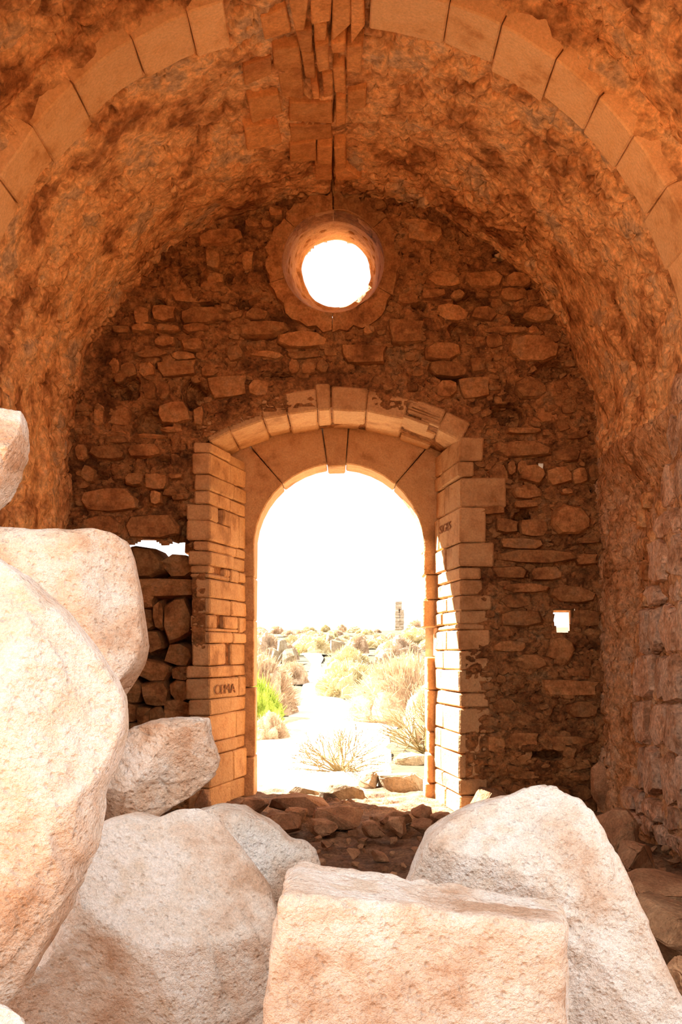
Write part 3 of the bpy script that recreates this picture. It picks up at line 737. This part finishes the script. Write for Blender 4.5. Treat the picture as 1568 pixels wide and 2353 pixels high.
# ---------------------------------------------------------------- floor and ground
def terrain_z(x, y):
    d = y - CAMY
    z = np.interp(d, [0, 9.2, 16, 22, 45, 80, 130, 170], [0, 0, .02, .10, .66, 2.0, 4.6, 4.4])
    return z
fx = np.linspace(-2.4, 2.3, 190); fy = np.linspace(-5.0, 1.7, 260)
FX, FY = np.meshgrid(fx, fy, indexing='ij')
bb = np.stack([FX, FY, 0 * FX], -1)
hz = .025 * fbm(bb * 2.2, 3) + .018 * fbm(bb * 9, 3) + .03 * sstep(.4, .1, worley(bb * np.array([7, 7, 1]))[0]) * sstep(-.1, .4, vnoise(bb * 1.6))
bb[..., 2] = hz - .03
link('floor', mesh_np('floor', bb, grid_quads(190, 260)), M['earth'], None, 'dark stony earth floor inside the ruin', 'floor', kind='structure')
u = np.linspace(-1, 1, 260); dd_ = np.concatenate([np.linspace(8.85, 30, 150), np.linspace(30.4, 175, 170)])
UU, DD = np.meshgrid(u, dd_, indexing='ij')
GXX = UU * (8 + DD * .9); GYY = DD + CAMY
gb = np.stack([GXX, GYY, 0 * DD], -1)
gb[..., 2] = terrain_z(GXX, GYY) + .05 * fbm(gb * .9, 3) * np.clip((DD - 9) / 8, .15, 1) + np.clip((DD - 40) / 60, 0, 1) * .5 * vnoise(gb * .08) - .02 - .12 * sstep(9.7, 8.9, DD)
gb[..., 2] += np.clip((DD - 60) / 40, 0, 1) * (-.35 - 1.0 * sstep(-6, -14, GXX))
link('ground', mesh_np('ground', gb, grid_quads(260, len(dd_))), M['heath'], None, 'dry heath rising to the horizon beyond the doorway', 'ground', kind='structure')
nb = 60; nbx = np.linspace(-30, 30, nb); nby = np.linspace(-45, -4.5, nb); NX_, NY_ = np.meshgrid(nbx, nby, indexing='ij')
link('ground', mesh_np('ground_front', np.stack([NX_, NY_, -.02 + .0 * NX_], -1), grid_quads(nb, nb)), M['fallen'], None, 'rubble strewn ground at the near end of the ruin', 'ground', kind='structure')

def d_ground(py):
    lo, hi = 9.0, 160.0
    f = lambda d: PCY - (float(terrain_z(0, d + CAMY)) - EYE) * FOC / d
    for _ in range(50):
        m = (lo + hi) / 2
        if f(m) > py: lo = m
        else: hi = m
    return lo
# the path
PE = [(1812, 560, 960), (1790, 560, 900), (1740, 560, 900), (1690, 570, 895), (1660, 655, 925), (1640, 665, 890), (1615, 690, 800), (1590, 692, 775), (1560, 702, 757), (1540, 712, 742), (1525, 716, 738), (1512, 706, 744), (1502, 694, 738), (1496, 690, 722)]
pv = []
ds = [d_ground(p[0]) for p in PE]; dl = np.linspace(ds[0], ds[-1], 150)
la = np.interp(dl, ds, [p[1] for p in PE]); lb = np.interp(dl, ds, [p[2] for p in PE])
nw = 26; T = np.linspace(0, 1, nw)[None, :]
PX_ = (la[:, None] * (1 - T) + lb[:, None] * T - PCX) * dl[:, None] / FOC
PY_ = (dl[:, None] + 0 * T) + CAMY
pp = np.stack([PX_, PY_, PX_ * 0], -1)
pp[..., 2] = terrain_z(PX_, PY_) + .035 + .02 * fbm(pp * 1.2, 3) - .05 * (np.abs(T - .5) * 2) ** 6 - .09 * sstep(9.9, 9.2, dl)[:, None] + .02 * sstep(.35, .1, worley(pp * np.array([2.5, 2.5, 1]))[0])
link('path', mesh_np('path', pp, grid_quads(150, nw)), M['sand'], None, 'pale trodden path winding away from the doorway', 'path', kind='structure')

# ---------------------------------------------------------------- boulders in the foreground
def yd(d): return d + CAMY
# front block
fl, frr, br, bl = P(648, 2050, yd(2.12)), P(1318, 2112, yd(2.16)), P(1300, 2074, yd(2.62)), P(668, 1978, yd(2.55))
bot = [(fl[0] - .07, fl[1] + .02, -.02), (frr[0] - .01, frr[1] + .02, -.02), (br[0], br[1], -.02), (bl[0] - .05, bl[1], -.02)]
block_rock('boulder', bot + [fl, frr, br, bl], M['boulder'], 'squared cream stone block lying nearest at the bottom centre', rnd=.10, n=64, seed=3, rough=.018, fine=.006, chips=.012)
inflate_rock('boulder', [(215, 1905), (250, 1888), (300, 1880), (350, 1893), (395, 1872), (455, 1866), (490, 1885), (520, 1930), (560, 1990), (610, 2050), (650, 2150), (680, 2300), (640, 2470), (100, 2490), (-160, 2430), (-60, 2300), (40, 2260), (120, 2160), (180, 2050)],
             yd(3.02), .3, M['boulder'], 'broad smooth cream boulder between the front block and the left boulder', seed=5, p=3.2, rough=.016, fine=.005, front=.22, chips=.006)
inflate_rock('boulder', [(300, 1920), (420, 1874), (500, 1853), (560, 1858), (600, 1878), (640, 1900), (662, 1930), (700, 1934), (722, 1952), (738, 1985), (760, 2100), (740, 2340), (330, 2340), (260, 2100)],
             yd(3.75), .24, M['boulder'], 'pale boulder with a knobbly top rising behind the broad smooth one', seed=8, p=2.8, rough=.02, fine=.006, front=.2, chips=.008)
inflate_rock('boulder', [(222, 1885), (226, 1830), (250, 1750), (268, 1690), (300, 1682), (350, 1656), (400, 1648), (460, 1650), (480, 1652), (484, 1700), (497, 1745), (490, 1785), (440, 1825), (385, 1862), (350, 1888), (290, 1890)],
             yd(3.8), .2, M['boulder_warm'], 'small wedge shaped pinkish boulder propped against the doorway jamb', seed=12, p=2.4, rough=.03, fine=.006, chips=.008)
inflate_rock('boulder', [(-66, 1225), (-44, 1208), (0, 1212), (60, 1216), (235, 1219), (285, 1240), (303, 1280), (318, 1340), (330, 1430), (338, 1468), (328, 1515), (300, 1545), (262, 1572), (220, 1700), (180, 1950), (100, 2330), (-40, 2330), (-66, 1800)],
             yd(3.66), .24, M['boulder_warm'], 'angular buff boulder with a flat top behind the huge left one', seed=15, p=3.6, rough=.018, fine=.007, front=.16, chips=.016, facets=2)
inflate_rock('boulder', [(-420, 1330), (-200, 1262), (-40, 1272), (60, 1330), (150, 1415), (222, 1508), (276, 1596), (284, 1640), (280, 1690), (258, 1765), (230, 1815), (218, 1880), (212, 1950), (162, 2078), (104, 2180), (44, 2280), (-20, 2350), (-120, 2640), (-420, 2640), (-520, 2000)],
             yd(2.36), .28, M['boulder'], 'huge rounded boulder filling the left edge', seed=21, p=2.6, rough=.02, fine=.006, front=.26, chips=.012)
inflate_rock('boulder', [(-88, 985), (-60, 945), (0, 937), (44, 941), (50, 975), (53, 1005), (49, 1045), (28, 1095), (0, 1145), (-30, 1180), (-60, 1200), (-88, 1180)],
             yd(3.6), .18, M['boulder_warm'], 'pale stone perched highest at the far left edge', seed=24, p=2.6, rough=.02, fine=.006)
inflate_rock('boulder', [(935, 2030), (952, 1990), (972, 1945), (985, 1918), (1005, 1900), (1050, 1870), (1080, 1858), (1120, 1846), (1185, 1832), (1228, 1815), (1285, 1806), (1308, 1828), (1340, 1838), (1362, 1862), (1385, 1900), (1420, 1968), (1460, 2055), (1500, 2165), (1545, 2262), (1600, 2350), (1620, 2440), (1100, 2440), (900, 2400), (880, 2200)],
             yd(3.08), .32, M['boulder'], 'tall pointed pale boulder on the right', seed=31, p=3.0, rough=.014, fine=.006, front=.2, chips=.009)
inflate_rock('boulder', [(-120, 2330), (-20, 2322), (15, 2332), (45, 2360), (60, 2500), (30, 2700), (-200, 2740), (-220, 2450)],
             yd(1.98), .09, M['boulder'], 'scrap of pale stone in the bottom left corner', seed=37, rough=.02, N=120, Mr=30)

# ---------------------------------------------------------------- fallen stones on the floor
def fallen(px0, px1, py0, py1, label, seed, dep=.3, mat='fallen', y=None, name='fallen_stone', group=None, rotz=0, roty=0, **k):
    yb = floor_y(py1) if y is None else y
    p0, p1 = P(px0, py1, yb), P(px1, py0, yb)
    z0 = max(p0[2], -.03) if y is None else p0[2]
    return chunk(name, p0[0], p1[0], z0 - .015, p1[2], yb + dep * .35, dep, M[mat], label, 'stone', seed, group, rotz=rotz, roty=roty, **k)
fallen(614, 764, 1829, 1874, 'wide flat topped stone lying across the door sill', 1, .32)
fallen(719, 840, 1858, 1905, 'long flat stone just inside the sill with a lit top', 2, .28)
fallen(872, 952, 1867, 1900, 'rounded dark stone right of the middle of the threshold', 3, .22)
fallen(944, 994, 1852, 1886, 'squarish stone beside the right foot of the doorway', 4, .2)
fallen(596, 692, 1872, 1918, 'ragged dark stone at the left of the threshold rubble', 5, .25)
fallen(652, 707, 1858, 1894, 'upright brown stone in front of the wide sill stone', 6, .16)
fallen(546, 616, 1836, 1874, 'broken stone lying at the foot of the left jamb', 7, .25)
fallen(831, 890, 1888, 1926, 'lumpy stone at the front of the threshold rubble', 8, .2)
fallen(884, 935, 1880, 1922, 'pointed dark stone beside the lumpy one', 9, .16)
fallen(942, 1002, 1886, 1914, 'flat dark stone near the tall right boulder', 10, .2)
fallen(990, 1060, 1870, 1895, 'low dark stone under the right jamb', 11, .2)
fallen(445, 486, 1816, 1872, 'dark stone wedged between the small wedge boulder and the left jamb', 12, .2)
fallen(700, 778, 1886, 1918, 'reddish stone lying in front of the flat sill stone', 13, .2)
fallen(1086, 1182, 1812, 1868, 'dark broken block at the foot of the wall right of the doorway', 14, .25)
fallen(1186, 1376, 1768, 1845, 'long rough slab leaning in the right corner behind the tall boulder', 15, .3, roty=.0, npts=26)
fallen(1360, 1400, 1745, 1866, 'upright reddish stone standing in the right corner', 16, .14)
fallen(1386, 1476, 1868, 1955, 'squared fallen block at the foot of the right wall', 17, .35, npts=26, e=9)
fallen(1436, 1530, 1945, 2030, 'tilted wedge of stone with a pale top near the right edge', 18, .35, roty=-.1)
fallen(1462, 1640, 2018, 2110, 'broad low rock in shade at the right edge', 19, .5)
fallen(1478, 1660, 2085, 2240, 'smooth purplish rock half hidden by the tall right boulder', 20, .45, y=-4.05, npts=30, e=3)
fallen(1540, 1680, 2225, 2320, 'dark rock low in the right corner of the frame', 21, .2, y=-4.42)
r5 = random.Random(5)
_used = []
def clear(px, py, w):
    x, y = X(px, floor_y(py)), floor_y(py); r = w * .0022
    for o in list(col.objects):
        if o.name.startswith('fallen_stone') and abs(o.location.x - x) < o.dimensions.x / 2 + r and abs(o.location.y - y - r * .4) < o.dimensions.y / 2 + r: return False
    for a, b_, r2 in _used:
        if math.hypot(a - x, b_ - y) < r + r2: return False
    _used.append((x, y, r)); return True
bpy.context.view_layer.update()
for k in range(80):
    px, py = r5.uniform(600, 1040), r5.uniform(1880, 2010)
    w = r5.uniform(12, 44); h = w * r5.uniform(.35, .6)
    if not clear(px, py, w): continue
    fallen(px - w / 2, px + w / 2, py - h, py, 'small broken stone on the dark earth inside the doorway', 100 + k, w * .0027, group='small rubble inside the doorway', npts=12, rotz=r5.uniform(-1, 1), name='rubble_stone')
for k in range(26):
    px, py = r5.uniform(1400, 1568), r5.uniform(1950, 2010)
    w = r5.uniform(14, 40); h = w * .5
    if not clear(px, py, w): continue
    fallen(px - w / 2, px + w / 2, py - h, py, 'small broken stone at the foot of the right wall', 400 + k, w * .0027, group='small rubble along the right wall', npts=12, rotz=r5.uniform(-1, 1), name='rubble_stone')

# ---------------------------------------------------------------- outside: rocks, shrubs, tower
def outside(px0, px1, py0, py1, label, seed, d, dep, mat='outrock', name='rock', group=None, **k):
    y = yd(d); p0, p1 = P(px0, py1, y), P(px1, py0, y)
    zt = float(terrain_z(0, y))
    return chunk(name, p0[0], p1[0], min(p0[2], zt) - .02, p1[2], y, dep, M[mat], label, 'rock', seed, group, **k)
outside(732, 846, 1796, 1856, 'rounded tan boulder lying in the doorway behind the sill stones', 41, 8.75, .35, npts=40, e=2.5)
outside(822, 872, 1772, 1812, 'squared pale rock behind the tan boulder', 42, 9.45, .25)
outside(905, 980, 1728, 1770, 'white topped rock beside the right jamb outside', 43, 11.4, .4)
outside(655, 742, 1803, 1836, 'flat pale rock left of the tan boulder', 44, 9.2, .3)
outside(812, 872, 1840, 1858, 'low white stone right of the tan boulder', 45, 8.5, .2)
outside(868, 980, 1775, 1835, 'sunlit heap of pale rock against the right jamb', 46, 9.45, .4, npts=30)
outside(586, 640, 1782, 1800, 'flat pale stone at the near left edge of the path', 47, 10.2, .4)
outside(680, 712, 1654, 1668, 'small stone lying on the path near the green bush', 48, 17.6, .3)
r7 = random.Random(9)
for k in range(44):
    t = (k % 11 + r7.uniform(.2, .8)) / 11; row = k // 11
    px = 838 + t * 118; d = 26.5 + row * .45 + 3 * t; w = r7.uniform(8, 12)
    pyb = 1540 - t * 24 - row * 5 + r7.uniform(-2, 2)
    outside(px - w / 2, px + w / 2, pyb - w * .75, pyb, 'pale stone in the tumbled heap right of the path', 300 + k, d, .13, name='heap_stone', group='tumbled stones right of the path', npts=10)
for k, (px, py, w, h, d) in enumerate([(650, 1478, 26, 10, 48), (665, 1497, 34, 9, 40), (632, 1496, 22, 7, 36), (730, 1465, 30, 8, 70), (757, 1462, 16, 6, 66), (780, 1478, 40, 14, 55)]):
    outside(px - w / 2, px + w / 2, py - h, py, ['grey boulder left of the far path', 'long pale rock left of the far path', 'low grey rock by the left bushes', 'dark outcrop on the far slope', 'small outcrop on the far slope', 'white rocks on the far right bank'][k], 60 + k, d, .8)

def shrub_mesh(seed, nb=900, mat=None, spiky=.06, tw=.018):
    r = np.random.RandomState(seed)
    nu, nv = 40, 14
    a = np.linspace(0, 2 * math.pi, nu, endpoint=False)[:, None]; e = np.linspace(0, math.pi / 2, nv)[None, :]
    V = np.stack([np.cos(a) * np.cos(e), np.sin(a) * np.cos(e), np.sin(e) + 0 * a], -1) * .86
    V *= (1 + .2 * fbm(V * 2.6 + seed * 5, 5, .62))[..., None]
    verts = [V.reshape(-1, 3)]; quads = [grid_quads(nu, nv, wrap_u=True)]
    az = r.uniform(0, 2 * math.pi, nb); el = np.arcsin(r.uniform(0.02, 1, nb))
    d = np.stack([np.cos(az) * np.cos(el), np.sin(az) * np.cos(el), np.sin(el)], -1)
    base = d * r.uniform(.72, .88, nb)[:, None]
    tip = base + (d * .12 + r.normal(0, .06, (nb, 3))) * r.uniform(.5, 1.2, nb)[:, None]
    base *= (1 + .2 * fbm(base * 2.6 + seed * 5, 5, .62))[:, None]
    sd = np.cross(d, r.normal(0, 1, (nb, 3))); sd /= np.linalg.norm(sd, axis=1, keepdims=True) + 1e-9
    w = r.uniform(.4, 1, nb)[:, None] * tw
    Q = np.stack([base - sd * w, base + sd * w, tip + sd * w * .3, tip - sd * w * .3], 1).reshape(-1, 3)
    n0 = nu * nv
    verts.append(Q); quads.append(np.arange(nb * 4).reshape(nb, 4) + n0)
    me = mesh_np('shrub', np.concatenate(verts), np.concatenate(quads), smooth=False)
    me.materials.append(mat); return me
SH = {k: [shrub_mesh(s, 5000, M[k]) for s in ss] for k, ss in (('shrub', (1, 2, 3)), ('shrub_y', (4, 5)), ('shrub_g', (6,)))}
def shrub(px0, px1, py0, py1, kind, label, k=0, depth=1.0, d=None):
    d = d or d_ground(py1); y = yd(d); p0, p1 = P(px0, py1, y), P(px1, py0, y)
    o = bpy.data.objects.new('shrub', SH[kind][k % len(SH[kind])]); col.objects.link(o)
    w = (p1[0] - p0[0]) / 2
    o.location = ((p0[0] + p1[0]) / 2, y, min(p0[2], float(terrain_z(0, y))) - .03); o.scale = (w, w * depth, (p1[2] - o.location.z) / .95)
    o.rotation_euler = (0, 0, k * 1.3); o['label'] = label; o['category'] = 'shrub'; o['group'] = 'dry shrubs on the heath'
    return o
shrub(505, 660, 1556, 1672, 'shrub_g', 'bright green bush beside the left jamb', 0, d=15.4)
shrub(575, 668, 1640, 1696, 'shrub', 'brown dry shrub under the green bush', 1, d=14.2)
shrub(500, 690, 1505, 1640, 'shrub', 'large greyish brown shrub behind the green bush', 2)
shrub(640, 712, 1520, 1570, 'shrub', 'small brown shrub at the left edge of the path', 0)
shrub(560, 668, 1460, 1520, 'shrub', 'rounded russet shrub far left of the path', 1)
shrub(470, 620, 1470, 1540, 'shrub', 'russet shrub cut by the left jamb', 0)
shrub(628, 690, 1478, 1515, 'shrub', 'dark topped russet shrub beside the far path', 2)
shrub(790, 1080, 1505, 1660, 'shrub', 'broad russet shrub along the right side of the path', 0, .6)
shrub(890, 1120, 1560, 1700, 'shrub', 'orange brown shrub in front of the broad russet one', 1, .7)
shrub(720, 880, 1520, 1600, 'shrub_y', 'pale yellow shrub at the right edge of the path', 0)
shrub(740, 860, 1490, 1548, 'shrub_y', 'round yellow shrub on the right bank', 1)
shrub(795, 850, 1458, 1500, 'shrub', 'tall russet shrub on the far right bank', 2)
shrub(860, 975, 1465, 1515, 'shrub', 'russet shrub behind the stone heap', 1)
shrub(670, 765, 1460, 1500, 'shrub_y', 'low ochre shrub across the far path', 0)
shrub(900, 1010, 1445, 1480, 'shrub_y', 'low yellow shrub below the tower', 1)
shrub(930, 985, 1425, 1452, 'shrub', 'round shrub on the skyline right of the tower', 0)
shrub(770, 800, 1435, 1452, 'shrub', 'small dome shrub on the skyline in the middle', 1)
shrub(735, 762, 1437, 1452, 'shrub_y', 'tiny shrub on the skyline left of the middle', 1)
shrub(615, 655, 1438, 1456, 'shrub', 'dark shrub at the left end of the skyline', 2)
shrub(690, 730, 1440, 1456, 'shrub_y', 'low skyline shrub between the left end and the middle', 0)
shrub(665, 690, 1485, 1505, 'shrub_g', 'small yellow green shrub beside the far path', 0)
shrub(1000, 1120, 1440, 1490, 'shrub_y', 'pale grass clump seen through the broken right jamb', 0)

r6 = random.Random(12); _sp = [(o.location.x, o.location.y, o.scale.x) for o in col.objects if o.name.startswith(('shrub', 'rock'))]
for k in range(70):
    px = r6.uniform(590, 1000); py = r6.uniform(1452, 1498); w = r6.uniform(16, 40) * (1 + (py - 1452) / 60)
    if 685 < px < 750 and py > 1488: continue
    _d = d_ground(py); _x, _y, _r = X(px, yd(_d)), yd(_d), w / 2 * _d / FOC
    if any(math.hypot(_x - a, _y - b_) < (_r + c_) * .95 for a, b_, c_ in _sp): continue
    _sp.append((_x, _y, _r))
    o = shrub(px - w / 2, px + w / 2, py - w * r6.uniform(.3, .45), py, r6.choice(['shrub', 'shrub_y']), 'low dry scrub clump scattered over the far slope', k)
    o['group'] = 'low scrub on the far slope'
def twig_bush(px0, px1, py0, py1, d, label, seed, nst=260):
    r = random.Random(seed); y = yd(d); p0, p1 = P(px0, py1, y), P(px1, py0, y)
    w = (p1[0] - p0[0]) / 2; h = p1[2] - p0[2]
    bm = bmesh.new()
    def tube(a, b_, ra, rb):
        dv = (b_ - a).normalized(); s = dv.orthogonal().normalized(); t = dv.cross(s)
        va = [bm.verts.new(a + (s * math.cos(k * 2.094) + t * math.sin(k * 2.094)) * ra) for k in range(3)]
        vb = [bm.verts.new(b_ + (s * math.cos(k * 2.094) + t * math.sin(k * 2.094)) * rb) for k in range(3)]
        for k in range(3): bm.faces.new((va[k], va[(k + 1) % 3], vb[(k + 1) % 3], vb[k]))
    def grow(p, dv, ln, rad, lvl):
        q = p + dv * ln; mid = (p + q) / 2 + Vector((r.gauss(0, .04), r.gauss(0, .04), r.gauss(0, .03))) * ln
        tube(p, mid, rad, rad * .85); tube(mid, q, rad * .85, rad * .7)
        if lvl == 0: return
        for _ in range(r.choice([2, 3, 3])):
            nd = (dv + Vector((r.gauss(0, .42), r.gauss(0, .42), r.gauss(.08, .3)))).normalized()
            grow(q, nd, ln * r.uniform(.6, .85), rad * .62, lvl - 1)
    for k in range(34):
        a = r.uniform(0, 6.28); e = math.asin(r.uniform(.12, 1))
        dv = Vector((math.cos(a) * math.cos(e), math.sin(a) * math.cos(e), math.sin(e)))
        grow(Vector((0, 0, 0)), dv, .36, .016, 3)
    zs = sorted(v.co.z for v in bm.verts)[int(len(bm.verts) * .94)]; xs = sorted(abs(v.co.x) for v in bm.verts)[int(len(bm.verts) * .90)]
    for v in bm.verts: v.co = Vector((v.co.x / xs * w, v.co.y / xs * w, max(v.co.z, -.02) / zs * h))
    me = bpy.data.meshes.new('twiggy_shrub'); bm.to_mesh(me); bm.free()
    o = link('twiggy_shrub', me, M['twig'], None, label, 'shrub'); o.location = ((p0[0] + p1[0]) / 2, y, p0[2]); return o
twig_bush(690, 882, 1682, 1778, 10.3, 'spiky dry thorn bush in the middle of the view through the doorway', 3)
twig_bush(880, 1075, 1620, 1733, 12.7, 'spiky dry thorn bush half hidden by the right jamb', 4)

# distant ruined tower: ragged masonry stump on the skyline
dT = 118.0; yT = yd(dT); bT = P(918, 1442, yT)
tw_ = 21 * dT / FOC / 2; hT = 54 * dT / FOC
tower = bpy.data.objects.new('ruined_tower', None); col.objects.link(tower); tower.location = (bT[0], yT, bT[2] - .3)
tower['label'] = 'lone ruined stone tower standing on the horizon'; tower['category'] = 'tower'
r8 = random.Random(4); zc = 0.0
while zc < hT + .3:
    hh = r8.uniform(.28, .42); wd = tw_ * (1.0 if zc < hT * .8 else .72); off = -tw_ * .2 if zc >= hT * .8 else 0
    for sx in (-1, 1):
        for sy in (-1, 1):
            j = r8.uniform(-.08, .08)
            x0, x1 = sorted((off + 0.0 + j, off + sx * wd)); y0, y1 = sorted((0.0, sy * wd))
            block('course_block', [(x0, y0, zc), (x1, y0, zc), (x1, y1, zc), (x0, y1, zc), (x0, y0, zc + hh), (x1, y0, zc + hh), (x1, y1, zc + hh), (x0, y1, zc + hh)], M['outwall'], tower, .05, .04)
    zc += hh
